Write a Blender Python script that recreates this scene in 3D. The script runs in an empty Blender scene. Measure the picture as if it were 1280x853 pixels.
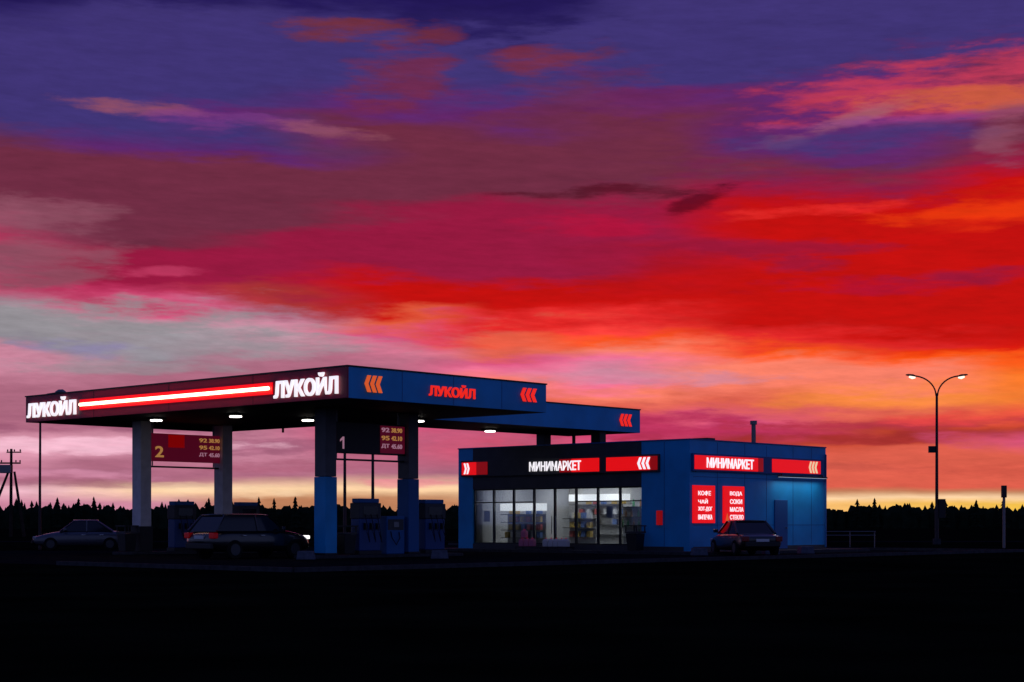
import bpy, bmesh, math, random
from mathutils import Vector, Matrix
random.seed(7)
R = math.radians
scene = bpy.context.scene
C = scene.collection

# ------------------------------------------------------------------ camera (level, view camera with vertical shift)
F_PX, HOR, EYE = 2066.9, 655.0, 1.25
cd = bpy.data.cameras.new('camera'); cam = bpy.data.objects.new('camera', cd); C.objects.link(cam)
cam.location = (0, 0, EYE); cam.rotation_euler = (R(90), 0, 0)
cd.sensor_width = 36; cd.lens = F_PX / 1280 * 36; cd.shift_y = (HOR - 426.5) / 1280
cd.clip_start = .1; cd.clip_end = 5000
scene.camera = cam

# ------------------------------------------------------------------ world: dusk sky with lit cloud layers by direction
world = bpy.data.worlds.new('World'); scene.world = world; world.use_nodes = True
nt = world.node_tree; nt.nodes.clear(); N = nt.nodes.new; LK = nt.links.new
def s2l(c):
    return tuple(((v/255)/12.92 if v/255 <= .04045 else ((v/255+.055)/1.055)**2.4) for v in c)
def sock(x, inp):
    if isinstance(x, (int, float)): inp.default_value = x
    else: LK(x, inp)
def M(op, a, b=0.0, c=None, clamp=False):
    n = N('ShaderNodeMath'); n.operation = op; n.use_clamp = clamp
    sock(a, n.inputs[0]); sock(b, n.inputs[1])
    if c is not None: sock(c, n.inputs[2])
    return n.outputs[0]
def comb(a, b, c=0.0):
    n = N('ShaderNodeCombineXYZ'); sock(a, n.inputs[0]); sock(b, n.inputs[1]); sock(c, n.inputs[2]); return n.outputs[0]
def noise(vec, detail=5, rough=.55):
    n = N('ShaderNodeTexNoise'); n.inputs['Scale'].default_value = 1; n.inputs['Detail'].default_value = detail
    n.inputs['Roughness'].default_value = rough; LK(vec, n.inputs['Vector']); return n.outputs[0]
def smooth(x, a, b):
    n = N('ShaderNodeMapRange'); n.interpolation_type = 'SMOOTHSTEP'
    sock(x, n.inputs[0]); n.inputs[1].default_value = a; n.inputs[2].default_value = b
    n.inputs[3].default_value = 0; n.inputs[4].default_value = 1; return n.outputs[0]
def mix(f, a, b, mode='MIX'):
    n = N('ShaderNodeMix'); n.data_type = 'RGBA'; n.blend_type = mode; sock(f, n.inputs[0])
    for v, i in ((a, 6), (b, 7)):
        if isinstance(v, tuple): n.inputs[i].default_value = (*v[:3], 1)
        else: LK(v, n.inputs[i])
    return n.outputs[2]
def azel(px, y):
    dx = (px-640)/F_PX; dz = (HOR-y)/F_PX
    return math.degrees(math.atan(dx)), math.degrees(math.atan(dz/math.sqrt(1+dx*dx)))
tc = N('ShaderNodeTexCoord'); sep = N('ShaderNodeSeparateXYZ'); LK(tc.outputs['Generated'], sep.inputs[0])
el = M('MULTIPLY', M('ARCSINE', sep.outputs[2]), 57.2958)
az = M('MULTIPLY', M('ARCTAN2', sep.outputs[0], sep.outputs[1]), 57.2958)
amp = smooth(el, .5, 7)
n1 = noise(comb(M('MULTIPLY', az, .13), M('MULTIPLY', el, .75), 3.1), 7, .58)
n2 = noise(comb(M('MULTIPLY', az, .09), M('MULTIPLY', el, .5), 9.4), 4)
n3 = noise(comb(M('MULTIPLY', az, .42), M('MULTIPLY', el, 2.6), 5.2), 8, .62)
e2 = M('ADD', el, M('MULTIPLY', M('MULTIPLY', M('SUBTRACT', n1, .5), 3.2), M('ADD', M('MULTIPLY', amp, .85), .08)))
e2 = M('ADD', e2, M('MULTIPLY', M('MULTIPLY', M('SUBTRACT', n3, .5), .8), M('ADD', M('MULTIPLY', amp, .8), .1)))
a2 = M('ADD', az, M('MULTIPLY', M('SUBTRACT', n2, .5), 9))
SPAN = 18.5
t = M('DIVIDE', e2, SPAN, clamp=True)
A=(32,20,84); B=(62,50,116); P=(92,36,108); ML=(110,42,66); CR=(150,20,62); K=(186,48,92); RD=(194,8,8); R2=(228,38,40)
O=(250,84,20); S=(220,94,76); SL=(250,128,104); T=(240,112,150); G=(158,152,160); LP=(204,134,158); DP=(172,104,128)
U=(216,82,126); BR=(184,62,42); PE=(255,214,168); bw=(190,128,92); DK=(140,74,96)
cols = [
 (0,   [(0,A),(45,B),(150,B),(192,ML),(250,ML),(268,DK),(295,K),(322,DK),(352,K),(374,DP),(394,G),(440,(136,130,142)),(455,LP),(490,DP),(535,DP),(557,(232,164,186)),(575,LP),(600,DP),(614,(240,186,200)),(630,LP)]),
 (160, [(0,A),(20,B),(150,B),(180,P),(200,ML),(300,ML),(314,CR),(350,CR),(366,K),(380,U),(396,LP),(410,G),(455,(146,140,150)),(470,DP),(535,DP),(557,(232,164,186)),(575,DP),(600,DP),(613,PE),(630,LP)]),
 (320, [(0,A),(28,B),(130,B),(145,P),(165,B),(188,P),(204,ML),(264,ML),(280,CR),(352,CR),(372,(170,50,50)),(386,DP),(398,LP),(420,(190,150,165)),(440,DP),(520,DP),(570,LP),(595,DP),(611,PE),(622,bw),(630,bw)]),
 (480, [(0,A),(38,B),(96,B),(130,P),(160,ML),(255,ML),(276,CR),(340,CR),(356,RD),(380,RD),(396,(226,90,60)),(412,U),(430,(214,118,146)),(465,DP),(520,U),(560,(196,100,130)),(590,DP),(611,PE),(622,bw),(630,bw)]),
 (640, [(0,A),(45,B),(110,B),(140,P),(185,ML),(245,ML),(266,CR),(340,CR),(358,RD),(392,RD),(408,R2),(420,S),(436,S),(450,U),(466,T),(484,(250,128,116)),(502,S),(522,U),(560,(206,80,110)),(590,DP),(612,PE),(630,bw)]),
 (800, [(0,B),(95,B),(120,P),(145,ML),(235,ML),(255,CR),(305,CR),(345,(176,10,26)),(375,RD),(393,R2),(406,(255,66,60)),(418,O),(432,SL),(450,T),(470,LP),(486,T),(500,SL),(516,S),(530,K),(556,U),(590,S),(612,PE),(630,bw)]),
 (960, [(0,B),(95,B),(120,P),(185,P),(205,ML),(228,CR),(250,(180,10,30)),(268,RD),(400,RD),(420,R2),(433,O),(448,SL),(484,SL),(505,S),(522,U),(538,K),(553,BR),(572,S),(610,S),(616,bw),(623,PE),(630,(250,190,120))]),
 (1120,[(0,B),(70,B),(88,P),(190,P),(206,ML),(230,CR),(252,RD),(405,RD),(426,R2),(436,(232,52,6)),(447,O),(462,SL),(486,SL),(498,(248,136,70)),(512,S),(530,BR),(546,BR),(560,S),(610,S),(616,bw),(623,PE),(630,(245,190,90))]),
 (1280,[(0,B),(60,B),(75,ML),(180,ML),(205,CR),(238,RD),(262,(226,44,10)),(280,RD),(410,RD),(430,(216,20,10)),(440,O),(480,(250,120,40)),(498,(240,120,50)),(516,(240,84,66)),(534,BR),(552,U),(570,S),(610,S),(616,bw),(624,PE),(630,(240,190,70))]),
]
prev = None
for i, (px, kn) in enumerate(cols):
    cr = N('ShaderNodeValToRGB'); cr.color_ramp.interpolation = 'LINEAR'; LK(t, cr.inputs[0])
    el_ = cr.color_ramp.elements
    pts = sorted([(azel(px, y)[1]/SPAN, c) for y, c in kn])
    el_[0].position = pts[0][0]; el_[0].color = (*s2l(pts[0][1]), 1)
    el_[1].position = pts[-1][0]; el_[1].color = (*s2l(pts[-1][1]), 1)
    for p, c in pts[1:-1]:
        e = el_.new(p); e.color = (*s2l(c), 1)
    if prev is None: prev = cr.outputs[0]
    else: prev = mix(smooth(a2, azel(cols[i-1][0], 400)[0], azel(px, 400)[0]), prev, cr.outputs[0])
sky = prev
n4 = noise(comb(M('MULTIPLY', az, .5), M('MULTIPLY', el, 2.4), 1.7), 6, .6)
n4c = M('ADD', M('MULTIPLY', M('SUBTRACT', n4, .5), 6.5), M('MULTIPLY', M('SUBTRACT', n3, .5), 4.5))
az3 = M('ADD', az, M('MULTIPLY', M('SUBTRACT', n2, .5), 3))
el3 = M('ADD', el, M('MULTIPLY', M('SUBTRACT', n1, .5), 1.2))
def patch(base, px, y, hw, hh, col, k=1.0, tilt=0.0):
    a0, e0 = azel(px, y); wa = hw/36.0; we = hh/36.0
    da = M('SUBTRACT', az3, a0); de = M('SUBTRACT', M('SUBTRACT', el3, e0), M('MULTIPLY', da, tilt))
    r = M('ADD', M('POWER', M('DIVIDE', da, wa), 2), M('POWER', M('ABSOLUTE', M('DIVIDE', de, we)), 2))
    r = M('ADD', r, n4c)
    m = M('MULTIPLY', M('SUBTRACT', 1.0, smooth(r, -.4, 2.3)), k)
    return mix(m, base, s2l(col))
for p in [
 (600,18,110,30,(32,20,84),.8),(1150,140,250,60,(110,34,90),.5,.1),
 (1190,112,170,32,(192,56,86),.95,.05),(1225,118,110,12,(206,96,58),.8),(1050,152,70,10,(162,92,112),.8,.25),
 (1120,150,110,7,(136,62,140),.6),(1090,172,130,14,(66,52,120),.8),(1265,165,30,28,(142,76,96),.7),
 (185,136,75,7,(150,80,96),.75,-.05),(240,149,60,6,(130,58,136),.5,-.08),(330,152,80,6,(130,58,136),.55,-.08),(420,163,50,5,(150,82,96),.65,-.08),(560,130,110,14,(104,34,100),.5),
 (430,38,75,11,(116,46,58),.9),(495,98,55,30,(116,40,70),.8),(545,42,22,10,(110,42,62),.8),(672,78,50,15,(120,44,66),.85,-.05),
 (735,150,100,50,(110,42,70),.6),(820,130,60,16,(104,34,100),.6),
 (790,240,120,6,(78,12,32),.8,.04),(885,250,45,9,(84,0,24),.8,.3),(770,282,80,14,(196,6,56),.5),
 (920,310,150,10,(150,18,58),.7),(985,330,50,10,(150,18,58),.7),(1090,356,110,9,(172,10,52),.7),(1190,346,70,8,(150,18,58),.7),
 (1040,262,90,6,(232,42,40),.8,.03),(1225,262,90,10,(236,56,6),.8),
 (40,268,70,16,(144,80,100),.7),(50,328,85,26,(144,78,98),.8),(210,340,50,5,(190,56,96),.8),(110,408,200,26,(146,142,148),.9),(290,428,150,14,(156,142,152),.7),(90,440,60,8,(132,120,178),.5),(150,462,110,6,(150,144,152),.6),(200,522,260,9,(164,96,122),.7),(90,588,160,5,(160,96,122),.6),(340,560,130,9,(160,92,120),.8),(120,538,200,6,(150,82,112),.7),(110,605,140,4,(150,80,108),.6),(330,520,120,6,(150,80,110),.5),(590,548,130,9,(180,92,122),.6),(480,484,120,6,(200,110,140),.5),
 (90,556,180,6,(252,196,216),.8),(240,610,90,8,(255,220,180),.6),(60,590,120,6,(236,160,190),.5),
 (830,474,140,9,(206,136,160),.7),(690,425,110,7,(246,90,60),.5),(860,536,170,15,(182,46,88),.95),(980,548,140,7,(170,48,70),.8),(1090,546,120,8,(166,46,44),.9),(1120,525,150,5,(176,44,70),.7),(1235,540,60,6,(170,52,60),.7),(1190,590,120,6,(200,80,66),.4),(1060,590,100,5,(190,80,70),.5),(1080,528,120,7,(184,52,70),.6),(1180,520,60,6,(250,76,70),.6),(1230,552,60,10,(212,80,120),.6),
 (1150,500,140,6,(250,140,54),.5),(560,600,120,5,(240,120,150),.5),(330,585,90,7,(166,84,110),.5)]:
    sky = patch(sky, *p)
n5 = noise(comb(M('MULTIPLY', az, 1.1), M('MULTIPLY', M('ADD', el, M('MULTIPLY', az, .05)), 6.0), 2.2), 9, .65)
br = M('ADD', .60, M('ADD', M('MULTIPLY', n3, .42), M('MULTIPLY', n5, .38)))
brc = N('ShaderNodeCombineColor'); [LK(br, brc.inputs[i]) for i in range(3)]
sky = mix(1.0, sky, brc.outputs[0], 'MULTIPLY')
# away from the sunset the dome is plain dusk: violet low down, deep blue above
back = mix(smooth(el, 0, 45), (.12, .15, .34), (.035, .055, .22))
sky = mix(smooth(el, 19, 42), sky, (.035, .045, .19))
sky = mix(smooth(M('ABSOLUTE', az), 24, 75), sky, back)
sky = mix(smooth(el, -.4, -2.5), sky, (.004, .004, .005))
bg = N('ShaderNodeBackground'); LK(sky, bg.inputs[0]); bg.inputs[1].default_value = 1.0
nish = N('ShaderNodeTexSky'); nish.sky_type = 'NISHITA'; nish.sun_disc = False
nish.sun_elevation = R(-2.0); nish.sun_rotation = R(14)
bg2 = N('ShaderNodeBackground'); LK(nish.outputs[0], bg2.inputs[0]); bg2.inputs[1].default_value = .006
ad = N('ShaderNodeAddShader'); LK(bg.outputs[0], ad.inputs[0]); LK(bg2.outputs[0], ad.inputs[1])
out = N('ShaderNodeOutputWorld'); LK(ad.outputs[0], out.inputs[0])

vs = scene.view_settings; vs.view_transform = 'Standard'; vs.look = 'None'; vs.exposure = 0; vs.gamma = 1
scene.render.engine = 'CYCLES'

# ------------------------------------------------------------------ materials
MATS = {}
def mat(name, col, rough=.6, spec=.3, metal=0, emit=None, es=1.0, var=0.0, vscale=3.0, bump=0.0, coat=0.0):
    if name in MATS: return MATS[name]
    m = bpy.data.materials.new(name); m.use_nodes = True; t_ = m.node_tree; p = t_.nodes['Principled BSDF']
    p.inputs['Base Color'].default_value = (*col, 1); p.inputs['Roughness'].default_value = rough
    p.inputs['Specular IOR Level'].default_value = spec; p.inputs['Metallic'].default_value = metal
    if coat: p.inputs['Coat Weight'].default_value = coat; p.inputs['Coat Roughness'].default_value = .08
    if emit is not None:
        p.inputs['Emission Color'].default_value = (*emit, 1); p.inputs['Emission Strength'].default_value = es
    if var or bump:
        co = t_.nodes.new('ShaderNodeTexCoord'); nz = t_.nodes.new('ShaderNodeTexNoise')
        nz.inputs['Scale'].default_value = vscale; nz.inputs['Detail'].default_value = 6
        t_.links.new(co.outputs['Object'], nz.inputs['Vector'])
        if var:
            mr = t_.nodes.new('ShaderNodeMapRange'); mr.inputs[1].default_value = .3; mr.inputs[2].default_value = .7
            mr.inputs[3].default_value = 1-var; mr.inputs[4].default_value = 1+var
            t_.links.new(nz.outputs[0], mr.inputs[0])
            mx = t_.nodes.new('ShaderNodeVectorMath'); mx.operation = 'SCALE'; mx.inputs[0].default_value = col
            t_.links.new(mr.outputs[0], mx.inputs['Scale']); t_.links.new(mx.outputs[0], p.inputs['Base Color'])
        if bump:
            bp = t_.nodes.new('ShaderNodeBump'); bp.inputs['Strength'].default_value = bump
            t_.links.new(nz.outputs[0], bp.inputs['Height']); t_.links.new(bp.outputs[0], p.inputs['Normal'])
    MATS[name] = m; return m
def glass_mat(name, tint=(.75,.8,.82), refl=.1):
    m = bpy.data.materials.new(name); m.use_nodes = True; t_ = m.node_tree; t_.nodes.clear()
    o = t_.nodes.new('ShaderNodeOutputMaterial'); g = t_.nodes.new('ShaderNodeBsdfGlossy'); g.inputs['Roughness'].default_value = .03
    tr = t_.nodes.new('ShaderNodeBsdfTransparent'); tr.inputs[0].default_value = (*tint, 1)
    fr = t_.nodes.new('ShaderNodeFresnel'); fr.inputs[0].default_value = 1.45
    ms = t_.nodes.new('ShaderNodeMixShader'); t_.links.new(fr.outputs[0], ms.inputs[0])
    t_.links.new(tr.outputs[0], ms.inputs[1]); t_.links.new(g.outputs[0], ms.inputs[2]); t_.links.new(ms.outputs[0], o.inputs[0])
    MATS[name] = m; return m
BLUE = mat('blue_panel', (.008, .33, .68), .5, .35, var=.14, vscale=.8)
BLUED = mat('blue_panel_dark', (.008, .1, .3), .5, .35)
DKRED = mat('dark_red_panel', (.3, .006, .03), .4, .4, var=.1)
CHAR = mat('charcoal_cladding', (.05, .05, .055), .6, .3, var=.15, vscale=2)
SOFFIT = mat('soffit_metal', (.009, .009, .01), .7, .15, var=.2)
GREYD = mat('column_cladding_dark', (.1, .1, .11), .5, .3, var=.12)
GREYC = mat('column_cladding', (.6, .56, .56), .5, .3, var=.12)
BLK = mat('black_metal', (.015, .015, .017), .45, .3)
STEEL = mat('galvanised_steel', (.2, .2, .21), .45, .4, metal=.6)
POLE = mat('dark_pole_metal', (.05, .035, .035), .6, .25)
ROOFM = mat('roof_membrane', (.03, .03, .035), .9, .1)
CONC = mat('kerb_concrete', (.045, .045, .05), .9, .08, var=.3, vscale=5, bump=.2)
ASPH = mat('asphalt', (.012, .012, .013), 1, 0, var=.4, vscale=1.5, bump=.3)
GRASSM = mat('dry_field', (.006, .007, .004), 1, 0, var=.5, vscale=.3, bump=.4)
WOOD = mat('weathered_pole_wood', (.035, .025, .02), .95, .05, var=.3)
SPR = mat('spruce_needles', (.012, .02, .012), 1, 0, var=.4, vscale=.6)
BARK = mat('spruce_bark', (.03, .02, .015), 1, 0)
WHITE = mat('white_interior', (.6, .6, .6), .7, .2, var=.04)
FLOORM = mat('shop_tiles', (.08, .08, .08), .4, .3, var=.1)
RUB = mat('tyre_rubber', (.012, .012, .012), .85, .1)
RIM = mat('alloy_rim', (.06, .06, .065), .5, .4, metal=.3)
CHROME = mat('chrome', (.6, .6, .62), .2, .5, metal=1)
PLASTICW = mat('white_plastic', (.62, .62, .62), .4, .3)
PLASTICP = mat('pink_plastic', (.62, .16, .28), .4, .3)
SCREEN = mat('dark_screen', (.01, .01, .012), .15, .5)
TUBE = mat('neon_tube', (.9, .6, .5), .4, .3, emit=(1, .66, .42), es=5.0)
TUBEB = mat('red_tube_halo', (.3, .0, .0), .4, .3, emit=(.85, .002, .006), es=1.0)
LETW = mat('white_lit_letters', (.8, .8, .8), .4, .3, emit=(.95, .9, .95), es=.95)
LETR = mat('red_lit_letters', (.5, .02, .01), .4, .3, emit=(.86, .02, .012), es=.95)
LETO = mat('orange_lit_chevrons', (.5, .1, .02), .4, .3, emit=(.72, .1, .02), es=.85)
SIGNR = mat('red_lit_sign_face', (.5, .01, .01), .35, .3, emit=(.72, .004, .006), es=1.0)
SIGNRD = mat('red_dim_sign_face', (.3, .008, .01), .35, .3, emit=(.2, .002, .003), es=1.0)
AMBER = mat('amber_led', (.4, .2, .05), .4, .2, emit=(.6, .28, .08), es=.55)
PINKL = mat('pale_led', (.5, .3, .4), .4, .2, emit=(.6, .28, .4), es=.45)
LANE = mat('lane_board_red', (.09, .004, .02), .4, .3, emit=(.055, .001, .008), es=1.0)
LANEB = mat('lane_board_red_square', (.3, .0, .0), .4, .3, emit=(.17, .0, .0), es=1.0)
LAMPM = mat('lamp_diffuser', (.8, .8, .75), .4, .2, emit=(1, .93, .84), es=5)
SLAMP = mat('street_lamp_diffuser', (.8, .7, .6), .4, .2, emit=(1, .78, .6), es=1.6)
CEILL = mat('ceiling_panel_light', (.8, .8, .8), .4, .2, emit=(.97, .98, 1), es=12)
ADL = mat('backlit_shelf_header', (.8, .8, .8), .4, .2, emit=(.9, .9, .9), es=1.0)
TAIL = mat('tail_lamp_red', (.3, .0, .0), .25, .5, emit=(.05, .0, .0), es=1)
TAILD = mat('tail_lamp_red_unlit', (.2, .0, .0), .25, .5)
HEADL = mat('headlamp_lit', (.8, .8, .8), .2, .5, emit=(1, .98, .95), es=1.6)
HEADD = mat('headlamp_glass', (.4, .4, .42), .15, .6)
GLS = glass_mat('shop_glass', (.8, .83, .85))
CARG = mat('tinted_car_glass', (.008, .008, .01), .08, .5)

# ------------------------------------------------------------------ helpers
class MB:
    def __init__(s): s.v = []; s.f = []
    def add(s, vs_, fs):
        b = len(s.v); s.v += [tuple(p) for p in vs_]; s.f += [tuple(b+i for i in f) for f in fs]; return s
    def box(s, x0, x1, y0, y1, z0, z1):
        return s.add([(x0,y0,z0),(x1,y0,z0),(x1,y1,z0),(x0,y1,z0),(x0,y0,z1),(x1,y0,z1),(x1,y1,z1),(x0,y1,z1)],
                     [(0,3,2,1),(4,5,6,7),(0,1,5,4),(1,2,6,5),(2,3,7,6),(3,0,4,7)])
    def tube(s, pts, r, n=8):
        pts = [Vector(p) for p in pts]; rr = r if isinstance(r, (list, tuple)) else [r]*len(pts); vs_ = []; fs = []
        up = None
        for i, p in enumerate(pts):
            d = (pts[min(i+1, len(pts)-1)] - pts[max(i-1, 0)]).normalized()
            if up is None: up = Vector((0,0,1)) if abs(d.z) < .9 else Vector((1,0,0))
            a = d.cross(up).normalized(); b = a.cross(d).normalized(); up = b
            for k in range(n):
                an = 2*math.pi*k/n; vs_.append(p + (a*math.cos(an) + b*math.sin(an))*rr[i])
        for i in range(len(pts)-1):
            for k in range(n):
                k2 = (k+1) % n; fs.append((i*n+k, i*n+k2, (i+1)*n+k2, (i+1)*n+k))
        fs.append(tuple(range(n))[::-1]); fs.append(tuple((len(pts)-1)*n+k for k in range(n)))
        return s.add(vs_, fs)
    def cyl(s, x, y, z0, z1, r, r2=None, n=16):
        return s.tube([(x,y,z0),(x,y,z1)], [r, r if r2 is None else r2], n)
    def prism(s, poly, axis, a, b):
        """poly of 2D points extruded along axis 'x'|'y'|'z'"""
        n = len(poly)
        def P(p, w): return (w, p[0], p[1]) if axis == 'x' else ((p[0], w, p[1]) if axis == 'y' else (p[0], p[1], w))
        return s.add([P(p, a) for p in poly] + [P(p, b) for p in poly],
                     [tuple(range(n))[::-1], tuple(range(n, 2*n))] + [(i, (i+1) % n, n+(i+1) % n, n+i) for i in range(n)])
    def loft(s, rings):
        n = len(rings[0]); vs_ = [p for r_ in rings for p in r_]; fs = []
        for i in range(len(rings)-1):
            for k in range(n):
                k2 = (k+1) % n; fs.append((i*n+k, i*n+k2, (i+1)*n+k2, (i+1)*n+k))
        fs.append(tuple(range(n))[::-1]); fs.append(tuple((len(rings)-1)*n+k for k in range(n)))
        return s.add(vs_, fs)
    def mesh(s, name, m, smooth_=False):
        me = bpy.data.meshes.new(name); me.from_pydata(s.v, [], s.f)
        bm = bmesh.new(); bm.from_mesh(me); bmesh.ops.recalc_face_normals(bm, faces=bm.faces); bm.to_mesh(me); bm.free()
        if smooth_: me.polygons.foreach_set('use_smooth', [True]*len(me.polygons))
        me.materials.append(m); me.update(); return me
    def build(s, name, m, parent=None, bevel=0, smooth_=False, subsurf=0):
        o = bpy.data.objects.new(name, s.mesh(name, m, smooth_)); C.objects.link(o); o.parent = parent
        if bevel:
            b = o.modifiers.new('bevel', 'BEVEL'); b.width = bevel; b.segments = 2; b.limit_method = 'ANGLE'
        if subsurf:
            u = o.modifiers.new('sub', 'SUBSURF'); u.levels = subsurf; u.render_levels = subsurf
        return o
def tag(o, label=None, cat=None, group=None, kind=None):
    if label: o['label'] = label
    if cat: o['category'] = cat
    if group: o['group'] = group
    if kind: o['kind'] = kind
    return o
def thing(name, label, cat, loc=(0,0,0), rz=0, group=None):
    o = bpy.data.objects.new(name, None); C.objects.link(o); o.empty_display_size = .3
    o.location = loc; o.rotation_euler = (0, 0, rz); return tag(o, label, cat, group)
KIDS = {}
def copy_tree(o, loc=None, rz=None, label=None, parent=None):
    c = o.copy(); C.objects.link(c); c.parent = parent
    if loc is not None: c.location = loc
    if rz is not None: c.rotation_euler = (0, 0, rz)
    if label: c['label'] = label
    for ch in [k for k in list(bpy.data.objects) if k.parent == o]: copy_tree(ch, parent=c)
    return c
def text_mesh(name, s, w, h, depth, m, M4, parent, bold=.02, align=0):
    """writing filling w x h; M4 maps (right, up, out) to the parent's space"""
    cu = bpy.data.curves.new(name, 'FONT'); cu.body = s; cu.size = 1; cu.offset = bold; cu.resolution_u = 4
    to = bpy.data.objects.new('tmp', cu); C.objects.link(to); bpy.context.view_layer.update()
    me = bpy.data.meshes.new_from_object(to.evaluated_get(bpy.context.evaluated_depsgraph_get()))
    bpy.data.objects.remove(to); bpy.data.curves.remove(cu)
    xs = [v.co.x for v in me.vertices]; ys = [v.co.y for v in me.vertices]
    x0, x1, y0, y1 = min(xs), max(xs), min(ys), max(ys)
    bm = bmesh.new(); bm.from_mesh(me)
    ex = bmesh.ops.extrude_face_region(bm, geom=list(bm.faces))
    bmesh.ops.translate(bm, verts=[g for g in ex['geom'] if isinstance(g, bmesh.types.BMVert)], vec=(0, 0, 1))
    for v in bm.verts:
        v.co = M4 @ Vector(((v.co.x-x0)/(x1-x0)*w, (v.co.y-y0)/(y1-y0)*h, v.co.z*depth))
    bmesh.ops.recalc_face_normals(bm, faces=bm.faces); bm.to_mesh(me); bm.free()
    me.materials.clear(); me.materials.append(m); me.name = name
    o = bpy.data.objects.new(name, me); C.objects.link(o); o.parent = parent; return o
def onX(x, y, z):   # writing on a face whose outward normal is -x, reading towards -y, lower-left corner here
    return Matrix(((0,0,-1,x),(-1,0,0,y),(0,1,0,z),(0,0,0,1)))
def onY(x, y, z):   # outward normal -y, reading towards +x
    return Matrix(((1,0,0,x),(0,0,-1,y),(0,1,0,z),(0,0,0,1)))
def chevrons(name, n, w, h, depth, m, M4, parent, left=True):
    """n angle brackets side by side in a w x h field"""
    mb = MB(); p = w/(n+.35); th = p*.55; tip = p*.5
    for i in range(n):
        x = i*p
        if left: poly = [(x, h/2), (x+tip, h), (x+tip+th, h), (x+th, h/2), (x+tip+th, 0), (x+tip, 0)]
        else: poly = [(x+tip+th, h/2), (x+th, h), (x, h), (x+tip, h/2), (x, 0), (x+th, 0)]
        vs_ = [M4 @ Vector((a, b, 0)) for a, b in poly] + [M4 @ Vector((a, b, depth)) for a, b in poly]
        mb.add(vs_, [(6,7,8,9),(9,10,11,6),(0,3,2,1),(0,5,4,3)] + [(k, (k+1) % 6, 6+(k+1) % 6, 6+k) for k in range(6)])
    return mb.build(name, m, parent)

TH = .743
U = Vector((-math.cos(TH), math.sin(TH), 0)); V = Vector((math.sin(TH), math.cos(TH), 0)); RZ = math.pi/2 - TH
CO = Vector((-5.445, 54.688, 0)); SO = Vector((7.29, 67.879, 0))
def cpt(v, u, z=0): p = CO + V*v + U*u; return (p.x, p.y, z)
def spt(v, u, z=0): p = SO + V*v + U*u; return (p.x, p.y, z)

# ------------------------------------------------------------------ ground
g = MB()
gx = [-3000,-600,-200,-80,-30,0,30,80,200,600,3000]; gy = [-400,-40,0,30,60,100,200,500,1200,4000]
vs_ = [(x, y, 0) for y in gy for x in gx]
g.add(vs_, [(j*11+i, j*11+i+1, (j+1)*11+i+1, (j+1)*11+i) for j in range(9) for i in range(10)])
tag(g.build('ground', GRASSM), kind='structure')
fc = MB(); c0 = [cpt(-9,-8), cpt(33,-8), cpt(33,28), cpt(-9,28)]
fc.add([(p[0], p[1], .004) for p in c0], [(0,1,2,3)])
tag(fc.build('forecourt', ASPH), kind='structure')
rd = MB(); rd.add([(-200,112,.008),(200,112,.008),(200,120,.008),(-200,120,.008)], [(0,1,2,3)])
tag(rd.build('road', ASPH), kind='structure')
kb = MB()
def kerb_line(a, b, w=.15, h=.12):
    a = Vector(a); b = Vector(b); d = (b-a).normalized(); n = Vector((-d.y, d.x, 0))*w/2
    q = [a+n, b+n, b-n, a-n]; kb.prism([(p.x, p.y) for p in q], 'z', 0, h)
kerb_line(cpt(-9,-8), cpt(33,-8)); kerb_line(cpt(33,-8), cpt(33,28)); kerb_line(cpt(-9,-8), cpt(-9,3)); kerb_line(cpt(-9,14), cpt(-9,28))
tag(kb.build('kerb', CONC), kind='structure')
pv = MB(); pv.box(-1.5, 11.6, -1.6, 14.4, .004, .12)
pvo = pv.build('pavement', CONC); pvo.location = spt(0,0); pvo.rotation_euler = (0,0,RZ); tag(pvo, kind='structure')

# ------------------------------------------------------------------ forest on the horizon
def spruce_rings(mb, x, y, h, r, z0=0.2, tiers=7, seg=7):
    for k in range(tiers):
        f0 = k/tiers; f1 = min(1, (k+1.55)/tiers)
        rb = r*(1-f0)**.8*random.uniform(.8, 1.2)+.08; zb_ = z0+(h-z0)*f0; zt_ = z0+(h-z0)*f1
        a0 = random.random()*6
        ring = []
        for s_ in range(seg*2):
            rr = rb*(1 if s_ % 2 == 0 else .55)*random.uniform(.75, 1.25); an = a0+math.pi*s_/seg
            ring.append((x+rr*math.cos(an), y+rr*math.sin(an), zb_-rr*.25+random.uniform(-.1,.1)*r))
        n = len(ring); mb.add(ring+[(x, y, zt_)], [(i, (i+1) % n, n) for i in range(n)]+[tuple(range(n))[::-1]])
fm = MB()
for row in range(4):
    for i in range(190):
        x = -215+430*i/190+random.uniform(-2.2,2.2); y = 438+row*9+random.uniform(-3,3)
        base = 6.5+.55*math.sin(x*.05+1)+.5*math.sin(x*.13)+.4*math.sin(x*.41)
        if x > 75: base -= .6
        spruce_rings(fm, x, y, base*random.uniform(.7, 1.08), random.uniform(1.5, 3.0), 0.1, 5, 5)
for i in range(260):   # bushy undergrowth that closes the wood
    x = -220+440*i/260; y = 434+random.uniform(0,2); h = random.uniform(4.6, 6.1); r = 1.6
    ring0 = [(x+r*1.3*math.cos(a*1.05), y+r*math.sin(a*1.05), 0) for a in range(6)]
    ring1 = [(x+r*1.2*random.uniform(.8,1.1)*math.cos(a*1.05), y+r*math.sin(a*1.05), h*.75*random.uniform(.9,1.1)) for a in range(6)]
    ring2 = [(x+.5*r*math.cos(a*1.05), y+.5*r*math.sin(a*1.05), h*random.uniform(.92,1.08)) for a in range(6)]
    fm.loft([ring0, ring1, ring2])
tag(fm.build('forest', SPR), label='dark belt of spruce forest along the whole horizon', cat='forest', kind='stuff')
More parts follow.
